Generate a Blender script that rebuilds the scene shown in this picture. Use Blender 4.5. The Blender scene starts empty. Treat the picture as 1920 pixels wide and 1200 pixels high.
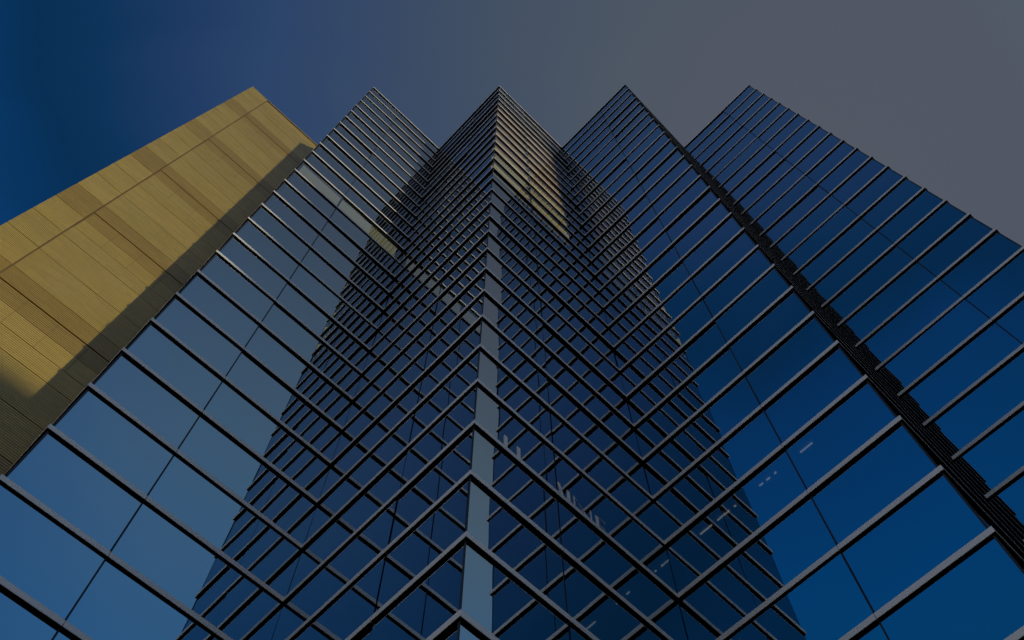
import bpy, math, random
from mathutils import Vector, Matrix
random.seed(7)
C = bpy.context.scene.collection
scene = bpy.context.scene
rad = math.radians

# ------------------------------------------------------------------ camera
S = 2.0                       # metres between two fins
CAMH = 1.6
K0 = 8.698                    # fin 0 stands this many fin spacings above the eye
PITCH, ROLL, FPX = 1.20097, 0.006495, 1814.23
cam_d = bpy.data.cameras.new('camera')
cam = bpy.data.objects.new('camera', cam_d)
C.objects.link(cam)
cam_d.sensor_width = 36.0
cam_d.lens = FPX / 1920.0 * 36.0
cam_d.clip_start, cam_d.clip_end = 0.05, 8000.0
ex = Vector((1, 0, 0)); ey = Vector((0, -math.sin(PITCH), math.cos(PITCH))); fw = Vector((0, math.cos(PITCH), math.sin(PITCH)))
c, s_ = math.cos(ROLL), math.sin(ROLL)
xa = ex * c - ey * s_; ya = ex * s_ + ey * c
cam.matrix_world = Matrix(((xa.x, ya.x, -fw.x, 0), (xa.y, ya.y, -fw.y, 0), (xa.z, ya.z, -fw.z, CAMH), (0, 0, 0, 1)))
scene.camera = cam

# ------------------------------------------------------------------ plan of the saw-tooth
TH = 0.792939
E2 = Vector((math.cos(TH), -math.sin(TH)))     # outward, to the front right
E1 = Vector((-math.sin(TH), -math.cos(TH)))    # outward, to the front left
A, B = 3.05058, 3.02774
pC = Vector((-0.38462, 4.51730))
pl = pC - E2 * B; pL = pl + E1 * A
pr = pC - E1 * A; pR = pr + E2 * B
p2 = Vector((6.0549, 6.6786)); pS = p2 + E2 * 3.0
pl2 = pL - E2 * B; pG = pl2 + E1 * A
def m(p): return Vector((p.x * S, p.y * S))
PC, Pl, PL, Pr, PR, P2, PS, Pl2, PG = [m(p) for p in (pC, pl, pL, pr, pR, p2, pS, pl2, pG)]
def Z(k): return CAMH + S * (K0 + k)

# ------------------------------------------------------------------ sun, sky, exposure
SUN_EL = rad(12.3)
SUN_AZ = (E2 * math.cos(rad(10.8)) - E1 * math.sin(rad(10.8))).normalized()
sd = Vector((SUN_AZ.x * math.cos(SUN_EL), SUN_AZ.y * math.cos(SUN_EL), math.sin(SUN_EL)))
sun_d = bpy.data.lights.new('sun', 'SUN'); sun_d.energy = 4.0; sun_d.angle = rad(0.5); sun_d.color = (1.0, 0.90, 0.66)
sun = bpy.data.objects.new('sun', sun_d); C.objects.link(sun)
sun.rotation_euler = sd.to_track_quat('Z', 'Y').to_euler()
EXPO = -1.5
vs = scene.view_settings
vs.view_transform = 'Standard'; vs.look = 'None'; vs.exposure = EXPO; vs.gamma = 1.0; vs.use_curve_mapping = False

def lin(h):
    o = []
    for i in (0, 2, 4):
        v = int(h[i:i + 2], 16) / 255.0
        o.append(v / 12.92 if v <= 0.04045 else ((v + 0.055) / 1.055) ** 2.4)
    return o
W = bpy.data.worlds.new('World'); scene.world = W; W.use_nodes = True
nt = W.node_tree; nt.nodes.clear()
N = nt.nodes.new; Lk = nt.links.new
out = N('ShaderNodeOutputWorld'); bg = N('ShaderNodeBackground'); bg.inputs['Strength'].default_value = 0.1
sky = N('ShaderNodeTexSky'); sky.sky_type = 'NISHITA'; sky.sun_disc = False
sky.sun_elevation = SUN_EL; sky.sun_rotation = math.atan2(sd.x, sd.y)
tc = N('ShaderNodeTexCoord'); sp = N('ShaderNodeSeparateXYZ'); Lk(tc.outputs['Generated'], sp.inputs[0])
# brightness falls off around the pale patch of sky right of the zenith; the horizon is raised as added fill for fins and shaded gold
GLOW = Vector((0.26, 0.25, 0.93)).normalized()
ax = N('ShaderNodeVectorMath'); ax.operation = 'DOT_PRODUCT'; ax.inputs[1].default_value = GLOW
Lk(tc.outputs['Generated'], ax.inputs[0])
ac = N('ShaderNodeMath'); ac.operation = 'ARCCOSINE'; Lk(ax.outputs['Value'], ac.inputs[0])
mr = N('ShaderNodeMapRange'); mr.inputs['From Min'].default_value = 0.0; mr.inputs['From Max'].default_value = rad(90)
sa = N('ShaderNodeVectorMath'); sa.operation = 'DOT_PRODUCT'; sa.inputs[1].default_value = (SUN_AZ.x, SUN_AZ.y, 0)
Lk(tc.outputs['Generated'], sa.inputs[0])
sm = N('ShaderNodeMath'); sm.operation = 'MULTIPLY_ADD'; sm.inputs[1].default_value = -rad(25); Lk(sa.outputs['Value'], sm.inputs[0]); Lk(ac.outputs[0], sm.inputs[2])
cn = N('ShaderNodeTexNoise'); cn.inputs['Scale'].default_value = 2.6; cn.inputs['Detail'].default_value = 3.0; cn.inputs['Distortion'].default_value = 0.6
cmap = N('ShaderNodeMapping'); cmap.inputs['Scale'].default_value = (1.0, 2.2, 1.0); cmap.inputs['Rotation'].default_value = (0, 0, 0.6)
Lk(tc.outputs['Generated'], cmap.inputs[0]); Lk(cmap.outputs[0], cn.inputs['Vector'])
wob = N('ShaderNodeMath'); wob.operation = 'MULTIPLY_ADD'; wob.inputs[1].default_value = rad(9); wob.inputs[2].default_value = -rad(4.5)
Lk(cn.outputs['Fac'], wob.inputs[0])
ad = N('ShaderNodeMath'); ad.operation = 'ADD'; Lk(sm.outputs[0], ad.inputs[0]); Lk(wob.outputs[0], ad.inputs[1])
Lk(ad.outputs[0], mr.inputs['Value'])
ramp = N('ShaderNodeValToRGB'); Lk(mr.outputs[0], ramp.inputs[0])
GAIN = 2 ** (-EXPO) / 0.1
stops = [(0.0, '545a66'), (6, '535966'), (10, '505966'), (20, '445266'), (28, '394b68'), (36, '2d466c'), (42, '203c66'), (47, '0d345c'), (51, '052f55'), (56, '06386a'), (68, '003f78'), (90, '003560')]
el = ramp.color_ramp.elements
while len(el) > 1: el.remove(el[-1])
for i, (pos, h) in enumerate(stops):
    e = el[0] if i == 0 else el.new(pos / 90.0)
    e.position = pos / 90.0; e.color = (*lin(h), 1)
hz = N('ShaderNodeMapRange'); hz.interpolation_type = 'SMOOTHSTEP'
hz.inputs['From Min'].default_value = 0.0; hz.inputs['From Max'].default_value = 0.66
hz.inputs['To Min'].default_value = 1.0; hz.inputs['To Max'].default_value = 0.0
Lk(sp.outputs['Z'], hz.inputs['Value'])
hmix = N('ShaderNodeMix'); hmix.data_type = 'RGBA'; hmix.inputs['B'].default_value = (1.24, 1.20, 1.14, 1)
tz = N('ShaderNodeMapRange'); tz.interpolation_type = 'SMOOTHSTEP'
tz.inputs['From Min'].default_value = 0.64; tz.inputs['From Max'].default_value = 0.88; tz.inputs['To Min'].default_value = 0.5; tz.inputs['To Max'].default_value = 0.0
Lk(sp.outputs['Z'], tz.inputs['Value'])
tmix = N('ShaderNodeMix'); tmix.data_type = 'RGBA'; tmix.inputs['B'].default_value = (*lin('004f7e'), 1)
Lk(tz.outputs[0], tmix.inputs['Factor']); Lk(ramp.outputs[0], tmix.inputs['A'])
Lk(hz.outputs[0], hmix.inputs['Factor'])
gain = N('ShaderNodeVectorMath'); gain.operation = 'SCALE'; gain.inputs['Scale'].default_value = GAIN
Lk(hmix.outputs['Result'], gain.inputs[0])
low = N('ShaderNodeMapRange'); low.inputs['From Min'].default_value = -0.06; low.inputs['From Max'].default_value = -0.01; low.inputs['To Min'].default_value = 0.02 * GAIN; low.inputs['To Max'].default_value = GAIN
Lk(sp.outputs['Z'], low.inputs['Value']); 
sg_ = N('ShaderNodeMapRange'); sg_.interpolation_type = 'SMOOTHSTEP'; sg_.inputs['From Min'].default_value = 0.27; sg_.inputs['From Max'].default_value = 0.62
sg_.inputs['To Min'].default_value = 0.0; sg_.inputs['To Max'].default_value = 1.0; Lk(sa.outputs['Value'], sg_.inputs['Value'])      # the sky is brighter towards the sun
scol = N('ShaderNodeMix'); scol.data_type = 'RGBA'; scol.inputs['A'].default_value = (1, 1, 1, 1); scol.inputs['B'].default_value = (1.25, 1.66, 1.72, 1)
Lk(sg_.outputs[0], scol.inputs['Factor'])
smul = N('ShaderNodeVectorMath'); smul.operation = 'MULTIPLY'; Lk(tmix.outputs['Result'], smul.inputs[0]); Lk(scol.outputs['Result'], smul.inputs[1]); Lk(smul.outputs[0], hmix.inputs['A'])
bk = N('ShaderNodeMapRange'); bk.interpolation_type = 'SMOOTHSTEP'; bk.inputs['From Min'].default_value = -0.72; bk.inputs['From Max'].default_value = -0.38
bk.inputs['To Min'].default_value = 0.5; bk.inputs['To Max'].default_value = 1.0; Lk(sp.outputs['Y'], bk.inputs['Value'])      # a darker band of sky behind the camera
bkm = N('ShaderNodeMath'); bkm.operation = 'MULTIPLY'; Lk(low.outputs[0], bkm.inputs[0]); Lk(bk.outputs[0], bkm.inputs[1])
Lk(bkm.outputs[0], gain.inputs['Scale'])      # the far ground, below the horizon, is dark
mixs = N('ShaderNodeMix'); mixs.data_type = 'RGBA'; mixs.inputs['Factor'].default_value = 0.06
Lk(gain.outputs[0], mixs.inputs['A']); Lk(sky.outputs[0], mixs.inputs['B'])
Lk(mixs.outputs['Result'], bg.inputs['Color']); Lk(bg.outputs[0], out.inputs[0])
cy = scene.cycles
cy.max_bounces = 12; cy.glossy_bounces = 6; cy.transparent_max_bounces = 12; cy.caustics_reflective = False; cy.caustics_refractive = False
cy.sample_clamp_indirect = 4.0
cy.use_light_tree = False; cy.use_denoising = True; cy.denoiser = 'OPENIMAGEDENOISE'; cy.denoising_input_passes = 'RGB_ALBEDO_NORMAL'

# ------------------------------------------------------------------ materials
def mat(name):
    M = bpy.data.materials.new(name); M.use_nodes = True
    t = M.node_tree; b = t.nodes['Principled BSDF']
    return M, t, b
def noise_col(t, b, c0, c1, scale, coord='Object', detail=4.0, stretch=None):
    tcn = t.nodes.new('ShaderNodeTexCoord'); nz = t.nodes.new('ShaderNodeTexNoise'); rp = t.nodes.new('ShaderNodeValToRGB')
    nz.inputs['Scale'].default_value = scale; nz.inputs['Detail'].default_value = detail
    src = tcn.outputs[coord]
    if stretch:
        mp = t.nodes.new('ShaderNodeMapping'); mp.inputs['Scale'].default_value = stretch
        t.links.new(src, mp.inputs[0]); src = mp.outputs[0]
    t.links.new(src, nz.inputs['Vector']); t.links.new(nz.outputs['Fac'], rp.inputs[0])
    rp.color_ramp.elements[0].position = 0.3; rp.color_ramp.elements[1].position = 0.7
    rp.color_ramp.elements[0].color = (*c0, 1); rp.color_ramp.elements[1].color = (*c1, 1)
    if b: t.links.new(rp.outputs[0], b.inputs['Base Color'])
    return rp
def glass_mat():
    M = bpy.data.materials.new('mirror_glass'); M.use_nodes = True
    t = M.node_tree; t.nodes.clear(); n = t.nodes.new; k = t.links.new
    o = n('ShaderNodeOutputMaterial'); mx = n('ShaderNodeMixShader'); gl = n('ShaderNodeBsdfGlossy'); tr = n('ShaderNodeBsdfTransparent')
    fr = n('ShaderNodeFresnel'); fr.inputs['IOR'].default_value = 18.0
    gl.inputs['Roughness'].default_value = 0.0
    tcn = n('ShaderNodeTexCoord'); nz = n('ShaderNodeTexNoise'); nz.inputs['Scale'].default_value = 0.40; nz.inputs['Detail'].default_value = 1.0
    bp = n('ShaderNodeBump'); bp.inputs['Strength'].default_value = 0.16; bp.inputs['Distance'].default_value = 0.02
    k(tcn.outputs['Object'], nz.inputs['Vector']); k(nz.outputs['Fac'], bp.inputs['Height'])
    k(bp.outputs[0], gl.inputs['Normal'])
    oi = n('ShaderNodeNewGeometry'); rp = n('ShaderNodeValToRGB'); lw = n('ShaderNodeLayerWeight'); tm = n('ShaderNodeMix'); tm.data_type = 'RGBA'
    rp.color_ramp.elements[0].color = (0.74, 0.92, 1.0, 1); rp.color_ramp.elements[1].color = (0.94, 0.99, 1.0, 1)
    k(oi.outputs['Random Per Island'], rp.inputs[0]); k(rp.outputs[0], tm.inputs['A']); tm.inputs['B'].default_value = (0.97, 0.98, 1.0, 1)
    pw = n('ShaderNodeMath'); pw.operation = 'POWER'; pw.inputs[1].default_value = 2.2
    lw.inputs['Blend'].default_value = 0.5; k(lw.outputs['Facing'], pw.inputs[0]); k(pw.outputs[0], tm.inputs['Factor'])
    k(tm.outputs['Result'], gl.inputs['Color'])
    tr.inputs['Color'].default_value = (0.66, 0.76, 0.80, 1)
    k(fr.outputs[0], mx.inputs[0]); k(tr.outputs[0], mx.inputs[1]); k(gl.outputs[0], mx.inputs[2]); k(mx.outputs[0], o.inputs[0])
    return M
def metal(name, c0, c1, metallic, rough, scale=0.8, stretch=None):
    M, t, b = mat(name); noise_col(t, b, c0, c1, scale, stretch=stretch)
    b.inputs['Metallic'].default_value = metallic; b.inputs['Roughness'].default_value = rough
    return M
M_GLASS = glass_mat()
M_FIN = metal('anodised_fin', (0.86, 0.86, 0.84), (0.92, 0.91, 0.88), 0.25, 0.38, 0.7)
M_FINSHADE = metal('shaded_fin', (0.20, 0.20, 0.21), (0.26, 0.26, 0.26), 0.2, 0.45, 0.7)  # darker copy of the fin colour, standing in for shade on the edge-on facet
M_SOFFITSHADE = metal('fin_soffit_shade', (0.008, 0.008, 0.011), (0.014, 0.014, 0.018), 0.0, 0.9)  # near black: the shade under the fins is put into the colour
M_SOFFITSHADE.node_tree.nodes['Principled BSDF'].inputs['Specular IOR Level'].default_value = 0.02
M_POST = metal('dark_frame', (0.018, 0.018, 0.022), (0.03, 0.03, 0.034), 0.2, 0.45)
M_SLAB = metal('dark_ceiling', (0.26, 0.26, 0.26), (0.32, 0.32, 0.31), 0.0, 0.8, 0.5)
M_CORE = metal('core_wall', (0.05, 0.05, 0.055), (0.08, 0.08, 0.085), 0.0, 0.8, 0.3)
def gold(name, c0, c1):
    M = metal(name, c0, c1, 0.30, 0.45, 0.35, (1, 1, 1.6))
    t = M.node_tree; b = t.nodes['Principled BSDF']
    b.inputs['Coat Weight'].default_value = 0.9; b.inputs['Coat Roughness'].default_value = 0.22; b.inputs['Coat IOR'].default_value = 1.7
    src = b.inputs['Base Color'].links[0].from_socket
    # short upright seams along the ribs, staggered rib by rib
    tcn = t.nodes.new('ShaderNodeTexCoord'); mp = t.nodes.new('ShaderNodeMapping'); mp.inputs['Rotation'].default_value = (0, 0, -math.atan2(E1.y, E1.x))
    sx = t.nodes.new('ShaderNodeSeparateXYZ'); cx = t.nodes.new('ShaderNodeCombineXYZ'); br = t.nodes.new('ShaderNodeTexBrick')
    t.links.new(tcn.outputs['Object'], mp.inputs[0]); t.links.new(mp.outputs[0], sx.inputs[0])
    t.links.new(sx.outputs['X'], cx.inputs['X']); t.links.new(sx.outputs['Z'], cx.inputs['Y']); t.links.new(cx.outputs[0], br.inputs['Vector'])
    br.inputs['Scale'].default_value = 1.0; br.inputs['Brick Width'].default_value = 0.62; br.inputs['Row Height'].default_value = 0.1; br.inputs['Mortar Size'].default_value = 0.007
    br.inputs['Color1'].default_value = (0.90, 0.90, 0.90, 1); br.inputs['Color2'].default_value = (1.06, 1.06, 1.06, 1); br.inputs['Mortar'].default_value = (0.80, 0.78, 0.72, 1)
    oi = t.nodes.new('ShaderNodeObjectInfo'); om = t.nodes.new('ShaderNodeMapRange'); om.inputs['To Min'].default_value = 0.93; om.inputs['To Max'].default_value = 1.05
    t.links.new(oi.outputs['Random'], om.inputs['Value'])
    m1 = t.nodes.new('ShaderNodeMix'); m1.data_type = 'RGBA'; m1.blend_type = 'MULTIPLY'; m1.inputs['Factor'].default_value = 1.0
    m2 = t.nodes.new('ShaderNodeVectorMath'); m2.operation = 'SCALE'
    t.links.new(src, m1.inputs['A']); t.links.new(br.outputs['Color'], m1.inputs['B']); t.links.new(m1.outputs['Result'], m2.inputs[0]); t.links.new(om.outputs[0], m2.inputs['Scale'])
    t.links.new(m2.outputs[0], b.inputs['Base Color'])
    return M
M_PALE = gold('pale_gold_cladding', (0.66, 0.475, 0.085), (0.71, 0.53, 0.13))
M_ORANGE = gold('deep_gold_cladding', (0.54, 0.365, 0.055), (0.59, 0.40, 0.07))
M_SEAM = metal('bronze_joint', (0.20, 0.12, 0.04), (0.26, 0.16, 0.06), 0.3, 0.5)
M_BLIND = metal('cream_blind', (0.66, 0.62, 0.44), (0.72, 0.67, 0.50), 0.0, 0.8)
M_AMBER = metal('amber_glow_blind', (0.78, 0.46, 0.10), (0.84, 0.52, 0.13), 0.0, 0.8)
M_GLOWCREAM = metal('glow_cream_blind', (0.66, 0.62, 0.44), (0.72, 0.67, 0.50), 0.0, 0.8)
M_YELLOW = metal('yellow_glow_blind', (0.78, 0.56, 0.14), (0.84, 0.62, 0.18), 0.0, 0.8)
for M_, col_, st_ in ((M_AMBER, (1.0, 0.50, 0.14, 1), 1.7), (M_GLOWCREAM, (1.0, 0.82, 0.36, 1), 1.0), (M_YELLOW, (1.0, 0.68, 0.14, 1), 1.6)):     # emission added to imitate a warm glow in the panes; no lamps behind
    b_ = M_.node_tree.nodes['Principled BSDF']; b_.inputs['Emission Color'].default_value = col_; b_.inputs['Emission Strength'].default_value = st_
M_LETTER = metal('brushed_letter', (0.86, 0.87, 0.84), (0.92, 0.92, 0.90), 0.1, 0.45)
def lamp_mat():
    M, t, b = mat('lamp_diffuser'); b.inputs['Base Color'].default_value = (0.9, 0.88, 0.82, 1)
    b.inputs['Emission Color'].default_value = (1.0, 0.93, 0.82, 1); b.inputs['Emission Strength'].default_value = 1.4
    return M
M_LAMP = lamp_mat()

# ------------------------------------------------------------------ mesh helpers
class MB:
    def __init__(s): s.v = []; s.f = []; s.mi = []; s.mats = []
    def slot(s, mt):
        if mt not in s.mats: s.mats.append(mt)
        return s.mats.index(mt)
    def face(s, pts, mt):
        i = len(s.v); s.v += [tuple(p) for p in pts]; s.f.append(tuple(range(i, i + len(pts)))); s.mi.append(s.slot(mt))
    def hexa(s, lo, hi, mt):                   # two quads, same order
        i = len(s.v); s.v += [tuple(p) for p in lo] + [tuple(p) for p in hi]; q = s.slot(mt)
        for f in ((3, 2, 1, 0), (4, 5, 6, 7), (0, 1, 5, 4), (1, 2, 6, 5), (2, 3, 7, 6), (3, 0, 4, 7)):
            s.f.append(tuple(i + j for j in f)); s.mi.append(q)
    def prism(s, poly, z0, z1, mt):
        i = len(s.v); n = len(poly); q = s.slot(mt)
        s.v += [(p[0], p[1], z0) for p in poly] + [(p[0], p[1], z1) for p in poly]
        s.f.append(tuple(range(i + n - 1, i - 1, -1))); s.mi.append(q)
        s.f.append(tuple(range(i + n, i + 2 * n))); s.mi.append(q)
        for j in range(n):
            s.f.append((i + j, i + (j + 1) % n, i + n + (j + 1) % n, i + n + j)); s.mi.append(q)
    def build(s, name, parent=None, kind=None, label=None, fixn=True):
        me = bpy.data.meshes.new(name); me.from_pydata(s.v, [], s.f)
        for mt in s.mats: me.materials.append(mt)
        me.polygons.foreach_set('material_index', s.mi)
        me.update()
        if fixn:
          import bmesh
          bm = bmesh.new(); bm.from_mesh(me); bmesh.ops.recalc_face_normals(bm, faces=[f for f in bm.faces]); bm.to_mesh(me); bm.free()
        o = bpy.data.objects.new(name, me); C.objects.link(o)
        if parent: o.parent = parent
        if kind: o['kind'] = kind
        if label: o['label'] = label
        return o
def thing(name, label, cat, loc=(0, 0, 0), group=None):
    o = bpy.data.objects.new(name, None); C.objects.link(o); o.location = (0, 0, 0); o['label'] = label; o['category'] = cat
    if group: o['group'] = group
    return o

# ------------------------------------------------------------------ ground
def ring(n, r): return [(r * math.cos(2 * math.pi * i / n), r * math.sin(2 * math.pi * i / n)) for i in range(n)]
M_ASPH = metal('asphalt', (0.040, 0.040, 0.042), (0.060, 0.058, 0.056), 0.0, 0.9, 0.4)
M_PAVE = metal('paving', (0.10, 0.095, 0.09), (0.14, 0.135, 0.125), 0.0, 0.85, 0.6)
g = MB(); g.face([(x, y, 0) for x, y in ring(64, 3500)], M_ASPH); o = g.build('ground', kind='structure')
g = MB(); g.prism([(-60, -14), (60, -14), (60, 60), (-60, 60)], 0.004, 0.12, M_PAVE); g.build('pavement', kind='structure')

# ------------------------------------------------------------------ glass tower
tower = thing('glass_tower', 'blue mirror-glass tower with a zigzag plan and thin pale horizontal fins on every row', 'building')
FD, FH = 0.060, 0.150           # fin depth and height
KTOP, KLOW, KIND = 25, -8, 15    # top fin, lowest fin, last row whose window and fin stand alone
GAP = 0.020
def facade(P0, P1, nrm, ends, joint, label, rows_own=True, seed=0, post=0.035, fin_mat=None):
    """one facet of the zigzag, from P0 to P1 (plan, metres); ends: 'o' outer or 'i' inner corner at P0 and P1; joint: metres from P0."""
    rng = random.Random(seed)
    d = (P1 - P0); Ln = d.length; d = d / Ln; n = Vector((d.y, -d.x))
    if n.dot(nrm) < 0: n = -n
    def W3(t, p, z): q = P0 + d * t + n * p; return (q.x, q.y, z)
    fr = MB()
    zb, zt = 0.13, Z(KTOP) + FH
    for t0, t1, kind in ((0.0, 0.055, ends[0]), (Ln - 0.055, Ln, ends[1])):
        if kind == 'o':
            a, b_ = (0.0, post) if t0 == 0.0 else (Ln, Ln - post)
            sg = -1 if t0 == 0.0 else 1                    # mitred so that the neighbour's glass stays clear
            q4 = [(a - sg * 0.010, -0.010), (b_, -0.010), (b_, 0.005), (a + sg * 0.002, 0.005)]
            fr.hexa([W3(t, p, zb) for t, p in q4], [W3(t, p, zt) for t, p in q4], M_POST)
    # spandrel strips behind the fins, and the joint backing
    e0 = 0.06 if ends[0] == 'o' else 0.03; e1 = Ln - (0.06 if ends[1] == 'o' else 0.03)
    for k in range(KLOW, KTOP + 1):
        fr.hexa([W3(e0, -0.12, Z(k) + 0.02), W3(e1, -0.12, Z(k) + 0.02), W3(e1, -0.012, Z(k) + 0.02), W3(e0, -0.012, Z(k) + 0.02)],
                [W3(e0, -0.12, Z(k) + FH - 0.02), W3(e1, -0.12, Z(k) + FH - 0.02), W3(e1, -0.012, Z(k) + FH - 0.02), W3(e0, -0.012, Z(k) + FH - 0.02)], M_POST)
    for k in range(KLOW, KTOP):
        fr.hexa([W3(joint - 0.035, -0.09, Z(k) + FH - 0.02), W3(joint + 0.035, -0.09, Z(k) + FH - 0.02), W3(joint + 0.035, -0.02, Z(k) + FH - 0.02), W3(joint - 0.035, -0.02, Z(k) + FH - 0.02)],
                [W3(joint - 0.035, -0.09, Z(k + 1) + 0.02), W3(joint + 0.035, -0.09, Z(k + 1) + 0.02), W3(joint + 0.035, -0.02, Z(k + 1) + 0.02), W3(joint - 0.035, -0.02, Z(k + 1) + 0.02)], M_POST)
    fr.hexa([W3(0.1, -0.4, 0.13), W3(Ln - 0.1, -0.4, 0.13), W3(Ln - 0.1, -0.02, 0.13), W3(0.1, -0.02, 0.13)],
            [W3(0.1, -0.4, Z(KLOW)), W3(Ln - 0.1, -0.4, Z(KLOW)), W3(Ln - 0.1, -0.02, Z(KLOW)), W3(0.1, -0.02, Z(KLOW))], M_POST)
    fac = fr.build('facade', tower, label=label)
    # panes: g0..g1 between corner posts and the joint
    a0 = post if ends[0] == 'o' else 0.004
    a1 = Ln - (post if ends[1] == 'o' else 0.004)
    def panes(mb, k):
        for t0, t1 in ((a0, joint - GAP), (joint + GAP, a1)):
            j = [rng.uniform(-0.009, 0.009) for _ in range(3)]
            z0, z1 = Z(k) + FH - 0.03, Z(k + 1) + 0.03
            if k == KLOW: z0 = Z(k)
            w = t1 - t0
            ja, jb, jc = j[0], j[0] + j[1] * w / 2.0, j[0] + j[2]
            pts = [W3(t0, ja - 0.004, z0), W3(t1, jb - 0.004, z0), W3(t1, jb + jc - ja - 0.004, z1), W3(t0, jc - 0.004, z1)]
            fnv = (Vector(pts[1]) - Vector(pts[0])).cross(Vector(pts[2]) - Vector(pts[0]))
            if fnv.x * n.x + fnv.y * n.y < 0: pts.reverse()
            mb.face(pts, M_GLASS)
    def fin(mb, k):
        def x0(p): return (-p if ends[0] == 'o' else p + 0.004) 
        def x1(p): return (Ln + p if ends[1] == 'o' else Ln - p - 0.004)
        z0, z1 = Z(k), Z(k) + FH
        pb = -0.01
        for (sa, sb) in (((x0(pb), x0(FD)), (joint - 0.006,) * 2), ((joint + 0.006,) * 2, (x1(pb), x1(FD)))):
            ch = 0.006
            # chamfered nose: six-point section
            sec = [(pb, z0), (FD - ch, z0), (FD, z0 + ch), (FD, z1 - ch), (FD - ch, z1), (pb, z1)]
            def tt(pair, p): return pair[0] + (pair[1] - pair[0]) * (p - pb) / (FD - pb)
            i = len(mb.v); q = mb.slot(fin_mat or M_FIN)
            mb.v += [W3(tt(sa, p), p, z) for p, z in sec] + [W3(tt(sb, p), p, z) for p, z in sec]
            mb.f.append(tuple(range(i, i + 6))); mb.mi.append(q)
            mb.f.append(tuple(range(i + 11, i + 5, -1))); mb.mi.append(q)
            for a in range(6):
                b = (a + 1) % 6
                mb.f.append((i + a, i + 6 + a, i + 6 + b, i + b)); mb.mi.append(mb.slot(M_SOFFITSHADE) if a == 0 else q)
    rest_w, rest_f = MB(), MB()
    for k in range(KLOW, KTOP + 1):
        own = rows_own and -4 <= k <= KIND
        if k < KTOP:
            if own:
                w = MB(); panes(w, k); w.build('window', fac, fixn=False)
            else: panes(rest_w, k)
        if own:
            f = MB(); fin(f, k); f.build('sunshade_fin', fac)
        else: fin(rest_f, k)
    if rest_w.v: rest_w.build('window', fac, kind='stuff', fixn=False)
    if rest_f.v: rest_f.build('sunshade_fin', fac, kind='stuff')
    return fac, W3, Ln
JO = 1.185 * S
LAf = facade(PL, Pl, E2, 'oi', JO, 'facet right of the gold cladding, showing grey-blue sky', seed=1, post=0.045)
CBf = facade(Pl, PC, E1, 'io', B * S - 1.15 * S, 'facet left of the central edge, full of reflected fins', seed=2, post=0.045)
CAf = facade(PC, Pr, E2, 'oi', JO, 'facet right of the central edge, with pale letters and an amber glow', seed=3, post=0.004)
RBf = facade(Pr, PR, E1, 'io', B * S - JO, 'facet right of the inner corner, deep blue with small ceiling lamps', seed=4)
RAf = facade(PR, P2, E2, 'oi', JO, 'shaded facet seen edge-on beside the last blue facet', rows_own=False, seed=5, fin_mat=M_FINSHADE)
SBf = facade(P2, PS, E1, 'io', 3.0 * S - JO, 'last deep blue facet at the right edge', seed=6)
LLf = facade(Pl2, PL, E1, 'io', B * S - JO, 'facet turned towards the gold cladding', rows_own=False, seed=8)
PSb = PS - E1.normalized() * (A * S)
SSf = facade(PS, PSb, E2, 'oi', JO, 'far side facet past the last blue facet', rows_own=False, seed=9)

# floors, core, roof
def inset(poly, dist):                              # zigzag front points, offset to the inside
    outp = []
    n = len(poly)
    for i in range(n):
        p0, p1, p2 = poly[i - 1], poly[i], poly[(i + 1) % n]
        d0 = (p1 - p0).normalized(); d1 = (p2 - p1).normalized()
        n0 = Vector((-d0.y, d0.x)); n1 = Vector((-d1.y, d1.x))
        a = p0 + n0 * dist; b = p1 + n1 * dist
        den = d0.x * d1.y - d0.y * d1.x
        if abs(den) < 1e-6: outp.append(p1 + n0 * dist); continue
        t = ((b.x - a.x) * d1.y - (b.y - a.y) * d1.x) / den
        outp.append(a + d0 * t)
    return outp
BACK = 34.0
front = [Pl2, PL, Pl, PC, Pr, PR, P2, PS, PSb]
poly = front + [Vector((PSb.x, BACK)), Vector((Pl2.x, BACK))]
floor_poly = inset(poly, 0.16)
for k in range(-6, KTOP, 2):
    f = MB(); f.prism(floor_poly, Z(k) - 0.10, Z(k) + 0.14, M_SLAB); f.build('floor_slab', tower)
f = MB(); f.prism(inset(poly, 0.03), Z(KTOP) + 0.03, Z(KTOP) + FH - 0.03, M_POST); f.build('roof', tower)
f = MB()
f.prism(inset(poly, 1.9), 0.13, Z(KTOP) - 0.12, M_CORE)
f.build('core', tower)
# blinds behind the glass
def blind(fac, t0, t1, k, top=1.0, bot=0.0, mt=M_BLIND, depth=0.13):
    _, W3, Ln = fac
    z0 = Z(k) + FH + (S - FH) * bot; z1 = Z(k) + FH + (S - FH) * top - 0.03
    b = MB()
    b.hexa([W3(t0, -depth, z0), W3(t1, -depth, z0), W3(t1, -depth + 0.006, z0), W3(t0, -depth + 0.006, z0)],
           [W3(t0, -depth, z1), W3(t1, -depth, z1), W3(t1, -depth + 0.006, z1), W3(t0, -depth + 0.006, z1)], mt)
    b.build('window_blind', tower)
Ln = A * S
blind(LAf, 0.12, JO - 0.05, 12, mt=M_GLOWCREAM); blind(LAf, JO + 0.05, Ln - 0.35, 12, mt=M_GLOWCREAM)
blind(LAf, 0.4, JO - 0.1, 14, 0.45, 0.1); blind(LAf, JO + 0.1, Ln - 0.4, 14, 0.45, 0.1)
blind(LAf, JO + 0.08, Ln - 0.4, 17); blind(LAf, 0.3, JO - 0.1, 8, 0.4, 0.15)
blind(LAf, 0.5, JO - 0.1, 5, 0.35, 0.1); blind(LAf, JO + 0.08, Ln - 0.5, 9, 0.4, 0.1)
blind(LAf, JO + 0.08, Ln - 0.4, 15, 0.6, 0.1)
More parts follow.
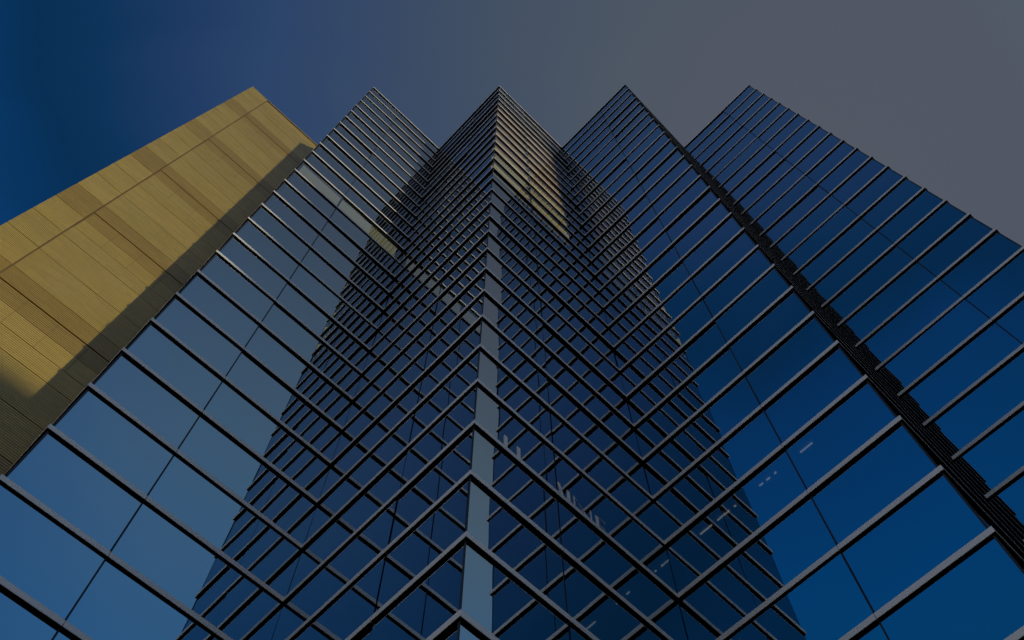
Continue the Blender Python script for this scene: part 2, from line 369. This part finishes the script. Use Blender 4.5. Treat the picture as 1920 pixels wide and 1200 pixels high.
blind(LAf, 0.3, JO - 0.1, 10, 0.5, 0.05); blind(LAf, JO + 0.08, Ln - 0.4, 10, 0.5, 0.05)
def glow_vane_blind(fac, t0, t1, k, mt):
    """vertical blind added to carry the warm glow: angled vanes, coloured on the side turned to the central edge, grey behind"""
    _, W3, Ln = fac
    z0, z1 = Z(k) + FH + 0.02, Z(k + 1) - 0.02
    b = MB(); n = int((t1 - t0) / 0.13); r = 0.085; th = 0.004
    for i in range(n):
        t = t0 + (i + 0.5) * 0.13; pm = -0.20
        a = [(t + r, pm + r), (t - r, pm - r)]          # vane runs inwards towards the central edge
        b.face([W3(a[0][0], a[0][1], z0), W3(a[1][0], a[1][1], z0), W3(a[1][0], a[1][1], z1), W3(a[0][0], a[0][1], z1)], mt)
        b.face([W3(a[0][0] + th, a[0][1] - th, z0), W3(a[1][0] + th, a[1][1] - th, z0), W3(a[1][0] + th, a[1][1] - th, z1), W3(a[0][0] + th, a[0][1] - th, z1)], M_CORE)
    b.build('window_blind', tower, fixn=False)
for k in range(12, 22):
    mt = M_YELLOW if k <= 14 else M_AMBER
    glow_vane_blind(CAf, 0.12, JO - 0.05, k, mt); glow_vane_blind(CAf, JO + 0.05, Ln - 1.15, k, mt)

# ceiling lamps seen through the facet right of the inner corner
_, W3, LnB = RBf
vr = pr.dot(E2); P_RB = -(pr.dot(E1)); q = 0.76
for v0, v1 in ((-1.51, -1.34), (-2.10, -2.05), (-2.0, -1.95), (-1.885, -1.855), (-2.99, -2.81), (-2.73, -2.55), (-2.48, -2.45)):
    f = 1 + q / P_RB
    t0, t1 = (v0 * f - vr) * S, (v1 * f - vr) * S
    zc = Z(2) - 0.10
    b = MB()
    b.hexa([W3(t0, -q * S - 0.015, zc - 0.035), W3(t1, -q * S - 0.015, zc - 0.035), W3(t1, -q * S + 0.015, zc - 0.035), W3(t0, -q * S + 0.015, zc - 0.035)],
           [W3(t0, -q * S - 0.015, zc - 0.004), W3(t1, -q * S - 0.015, zc - 0.004), W3(t1, -q * S + 0.015, zc - 0.004), W3(t0, -q * S + 0.015, zc - 0.004)], M_LAMP)
    b.build('ceiling_lamp', tower)

# ------------------------------------------------------------------ sign letters on the fin right of the central edge
sign = thing('wall_sign', 'row of pale metal serif letters standing on a fin right of the central edge', 'sign')
_, WA, LnA = CAf
uC = pC.dot(E1)
def stroke(mb, pts, th=0.04):
    """pts: four (u, k) corners in the facet's plane"""
    lo = [WA((uC - u) * S, 0.001, Z(k)) for u, k in pts]; hi = [WA((uC - u) * S, 0.001 + th * 0.4, Z(k)) for u, k in pts]
    mb.hexa(lo, hi, M_LETTER)
def bar(u0, u1, k0, k1): return [(u0, k0), (u1, k0), (u1, k1), (u0, k1)]
KB = 0.083
def letter(strokes):
    b = MB()
    for s4 in strokes: stroke(b, s4)
    b.build('letter', sign)
letter([bar(-3.305, -3.352, KB, 0.348)])
letter([bar(-3.493, -3.540, KB, 0.341)])
letter([[(-4.150, KB), (-4.185, KB), (-4.135, 0.325), (-4.095, 0.325)]])
letter([bar(-4.236, -4.280, KB, 0.317)])
letter([bar(-4.337, -4.352, KB, 0.300), [(-4.335, 0.327), (-4.352, 0.300), (-4.600, KB - 0.02), (-4.570, KB - 0.02)], bar(-4.592, -4.608, KB, 0.312)])
letter([bar(-4.675, -4.722, KB, 0.308), bar(-4.722, -4.832, 0.299, 0.308), bar(-4.722, -4.815, 0.160, 0.169)])

# ------------------------------------------------------------------ gold clad tower
goldt = thing('gold_tower', 'gold corrugated metal clad tower at the left, its right strip in shadow', 'building')
KG = 25.6
dG = (PG - Pl2).normalized(); nG = Vector((E2.x, E2.y))
dG = E1.copy()
baseu = pl2.dot(E1)
def WG(u, p, z):            # u in fin spacings along E1 measured as in plan, p metres proud
    q = m(pl2 + E1 * (u - baseu)) + E2 * p
    return (q.x, q.y, z)
UG = 3.205; UV = 2.52
RP = 0.1
def ribbed(mb, u0, u1, k0, k1, mt, prot=0.0, depth=0.03):
    z0, z1 = Z(k0), Z(k1)
    n = max(2, int(round((z1 - z0) / RP))); h = (z1 - z0) / n
    prof = []
    for i in range(n):
        z = z0 + i * h
        prof += [(0.0, z), (depth, z + h * 0.12), (depth, z + h * 0.80), (0.0, z + h * 0.92)]
    prof.append((0.0, z1))
    i0 = len(mb.v); q = mb.slot(mt)
    for p, z in prof: mb.v += [WG(u0, prot + p, z), WG(u1, prot + p, z)]
    for j in range(len(prof) - 1):
        a = i0 + 2 * j; mb.f.append((a, a + 1, a + 3, a + 2)); mb.mi.append(q)
    # returns to the backing wall
    for uu in (u0, u1):
        mb.face([WG(uu, -0.03, z0), WG(uu, prot, z0), WG(uu, prot, z1), WG(uu, -0.03, z1)], mt)
    for zz in (z0, z1):
        mb.face([WG(u0, -0.03, zz), WG(u1, -0.03, zz), WG(u1, prot, zz), WG(u0, prot, zz)], mt)
# body
b = MB()
qa = [WG(baseu + 0.03, -0.03, 0)[:2], WG(UG - 0.02, -0.03, 0)[:2]]
b.prism([qa[0], qa[1], (qa[1][0] + 0.0, qa[1][1] + 30.0), (qa[0][0], qa[0][1] + 26.0)], 0.13, Z(KG) - 0.02, M_SEAM)
b.build('wall', goldt)
b = MB()
b.prism([WG(baseu + 0.04, 0.05, 0)[:2], WG(UG + 0.012, 0.05, 0)[:2], WG(UG + 0.012, -0.4, 0)[:2], WG(baseu + 0.04, -0.4, 0)[:2]], Z(KG) - 0.015, Z(KG) + 0.07, M_PALE)
b.build('coping', goldt)
b = MB()
b.hexa([WG(UV - 0.012, -0.03, 1.0), WG(UV + 0.012, -0.03, 1.0), WG(UV + 0.012, 0.0, 1.0), WG(UV - 0.012, 0.0, 1.0)],
       [WG(UV - 0.012, -0.03, Z(KG) - 0.02), WG(UV + 0.012, -0.03, Z(KG) - 0.02), WG(UV + 0.012, 0.0, Z(KG) - 0.02), WG(UV - 0.012, 0.0, Z(KG) - 0.02)], M_SEAM)
b.build('joint_strip', goldt)
G1 = 0.010
edge_k = list(range(-7, 26)) + [KG - 0.01]
for a, bb in zip(edge_k[:-1], edge_k[1:]):
    mt = M_ORANGE if (a - 10) % 4 == 0 and a < 25 else M_PALE
    pnl = MB(); ribbed(pnl, UV + 0.016, UG, a + G1, bb - G1, mt, prot=0.006); pnl.build('cladding_panel', goldt)
base_rows = []
for c0 in range(-10, 30, 4):
    base_rows += [(c0 - 0.55, c0 - 0.03, 'lp'), (c0 - 0.03, c0 + 0.47, 'lo'), (c0 + 0.47, c0 + 1.0, 'o'), (c0 + 1.0, c0 + 1.97, 'p'), (c0 + 1.97, c0 + 2.93, 'p'), (c0 + 2.93, c0 + 3.45, 'p')]
NP = 0
for k0, k1, ty in base_rows:
    k0 = max(k0, -7.5); k1 = min(k1, KG - 0.01)
    if k1 - k0 < 0.15: continue
    pnl = MB()
    mt = M_ORANGE if ty in ('lo', 'o') else M_PALE
    if ty in ('lp', 'lo'):
        cuts = [UV - 0.016, 1.885, 1.275, 0.665, baseu + 0.05]
        for ua, ub in zip(cuts[:-1], cuts[1:]):
            ribbed(pnl, ub + 0.004, ua - 0.004, k0 + (0.022 if ty == 'lp' else 0.006), k1 - (0.022 if ty == 'lo' else 0.006), mt, prot=-0.012)
        pnl.build('louvre_strip', goldt)
    else:
        ribbed(pnl, baseu + 0.05, UV - 0.016, k0 + 0.009, k1 - 0.009, mt, prot=0.006)
        pnl.build('cladding_panel', goldt)

# ------------------------------------------------------------------ unseen far block, its steps shaped to shade the cladding foot and the facets
M_SHADEBLOCK = metal('shadow_block_grey', (0.26, 0.25, 0.24), (0.33, 0.32, 0.30), 0.0, 0.8, 0.2)
DIST = 150.0
right = Vector((-SUN_AZ.y, SUN_AZ.x))
def side(p): return m(p).dot(right)
blk = thing('shadow_block', 'unseen grey block stepped to shade the glass facets, its shadow crossing the gold cladding', 'building')
base = SUN_AZ * (m(pl2).dot(SUN_AZ) + DIST)
def BK(a, d_): q = base + right * a + SUN_AZ * d_; return (q.x, q.y)
for a0, a1, ks in ((side(pG) - 45, side(pL) + 0.9, 4.62), (side(pL) + 0.92, side(pR) - 0.5, 11.8), (side(pR) - 0.48, side(pS) + 30, 23.0)):
    topz = Z(ks) + DIST * math.tan(SUN_EL)
    b = MB(); b.prism([BK(a0, 0), BK(a1, 0), BK(a1, 20), BK(a0, 20)], 0.0, topz, M_SHADEBLOCK)
    b.prism([BK(a0 + 0.3, 0.3), BK(a1 - 0.3, 0.3), BK(a1 - 0.3, 19.7), BK(a0 + 0.3, 19.7)], topz + 0.01, topz + 0.06, M_POST); b.build('shade_wing', blk)
    nc = max(1, int((a1 - a0) // 3.0)); w3 = (a1 - a0) / nc
    for fl in range(int(topz // 3.6)):
        w = MB()
        for i in range(nc):
            x = a0 + (i + 0.5) * w3; z0 = fl * 3.6 + 1.2
            w.hexa([(*BK(x - 0.9, -0.03), z0), (*BK(x + 0.9, -0.03), z0), (*BK(x + 0.9, 0.01), z0), (*BK(x - 0.9, 0.01), z0)],
                   [(*BK(x - 0.9, -0.03), z0 + 1.6), (*BK(x + 0.9, -0.03), z0 + 1.6), (*BK(x + 0.9, 0.01), z0 + 1.6), (*BK(x - 0.9, 0.01), z0 + 1.6)], M_POST)
        w.build('shade_window_row', blk)
